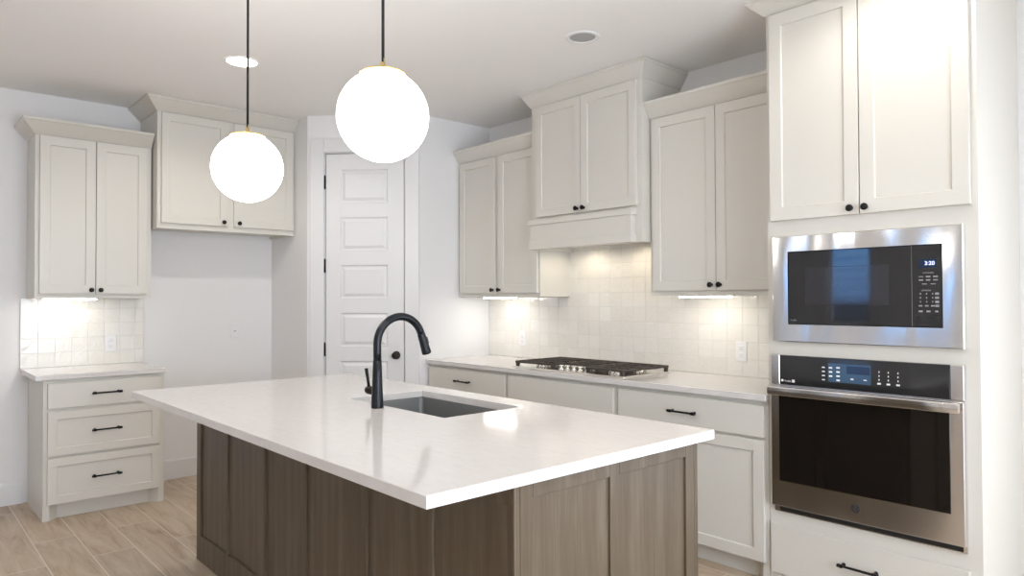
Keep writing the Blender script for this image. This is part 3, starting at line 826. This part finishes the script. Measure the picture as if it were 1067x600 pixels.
pendant(3.777, -2.562, 1.995, 'white glowing globe pendant nearer the oven tower, hanging in front of the pantry door')

# ------------------------------------------------------------ ceiling fixtures
def downlight(x, y, label, lit, power=0):
    r = root('recessed_downlight', (x, y, CEIL), label, 'ceiling light')
    rr = .098; q_ = rr * (.88 if lit else .72)
    MB().lathe((x, y, CEIL - .0005), (0, 0, -1), [(rr, 0), (rr, .003), (rr - .004, .006), (q_ + .004, .007), (q_, .003), (q_, .0)], 40, cap=False).build('trim_ring', 'plate_white', r)
    MB().lathe((x, y, CEIL - .0008), (0, 0, -1), [(q_, 0), (q_, .002)], 40).build('lens' if lit else 'cover_disc', 'lamp_glow' if lit else 'grey_disc', r)
    if lit:
        s_ = spot('downlight_beam', (x, y, CEIL - .012), power)
downlight(1.590, -2.202, 'lit recessed ceiling light seen behind the cord of the farther pendant', True, 26)
downlight(3.223, -.952, 'unlit round ceiling fixture with a grey centre in front of the hood cabinet', False)
downlight(4.80, -.98, 'lit recessed ceiling light just in front of the oven tower', True, 14)
for k, (x, y) in enumerate(((6.4, -2.2), (6.4, -4.6), (3.6, -4.6), (3.6, -6.6), (1.5, -4.6))):
    downlight(x, y, ['lit recessed ceiling light nearest the patio doors', 'lit recessed ceiling light above the living area centre', 'lit recessed ceiling light behind the island seating side',
                     'lit recessed ceiling light near the added front window', 'lit recessed ceiling light by the bare fridge-side wall'][k], True, [26, 22, 7, 10, 7][k])

# ------------------------------------------------------------ wall plates
def plate(P, a, z, label, b=.0005, duplex=True, wd=.073, ht=.118):
    r = root('wall_outlet', P(a, b, z - ht / 2), label, 'outlet')
    MB().rect(P, a - wd / 2, a + wd / 2, z - ht / 2, z + ht / 2, [(0, b), (0, b + .003), (.004, b + .006)]).build('cover_plate', 'plate_white', r)
    if duplex:
        for s_ in (-1, 1):
            zc = z + s_ * .021
            f_ = MB().rect(P, a - .017, a + .017, zc - .014, zc + .014, [(0, b + .0061), (.003, b + .0085)]).build('receptacle', 'plate_white', r)
            mb = MB()
            for q in (-.0065, .0065): mb.box(P, a + q - .001, a + q + .001, b + .0086, b + .009, zc - .002, zc + .007)
            mb.lathe(P(a, b + .0086, zc - .008), out_dir(P), [(.0024, 0), (.0024, .0004)], 10)
            mb.build('slots', 'slot_dark', f_)
    else:
        f_ = MB().lathe(P(a, b + .0061, z), out_dir(P), [(.014, 0), (.014, .002), (.006, .0025)], 20).build('receptacle', 'plate_white', r)
        MB().lathe(P(a, b + .0086, z), out_dir(P), [(.004, 0), (.004, .004)], 12).build('slots', 'slot_dark', f_)
plate(PF, -2.553, 1.064, 'white duplex outlet in the small tiled backsplash', .0112)
plate(PR, 1.718, 1.065, 'white duplex outlet in the cream tiles by the pantry corner', .0112)
plate(PR, 3.626, 1.063, 'white duplex outlet in the cream tiles beside the oven tower', .0112)
plate(PF, -1.648, 1.126, 'white single outlet plate on the bare fridge alcove wall', .0005, False)

for o in bpy.data.objects:
    if '_o' in o.keys(): del o['_o']
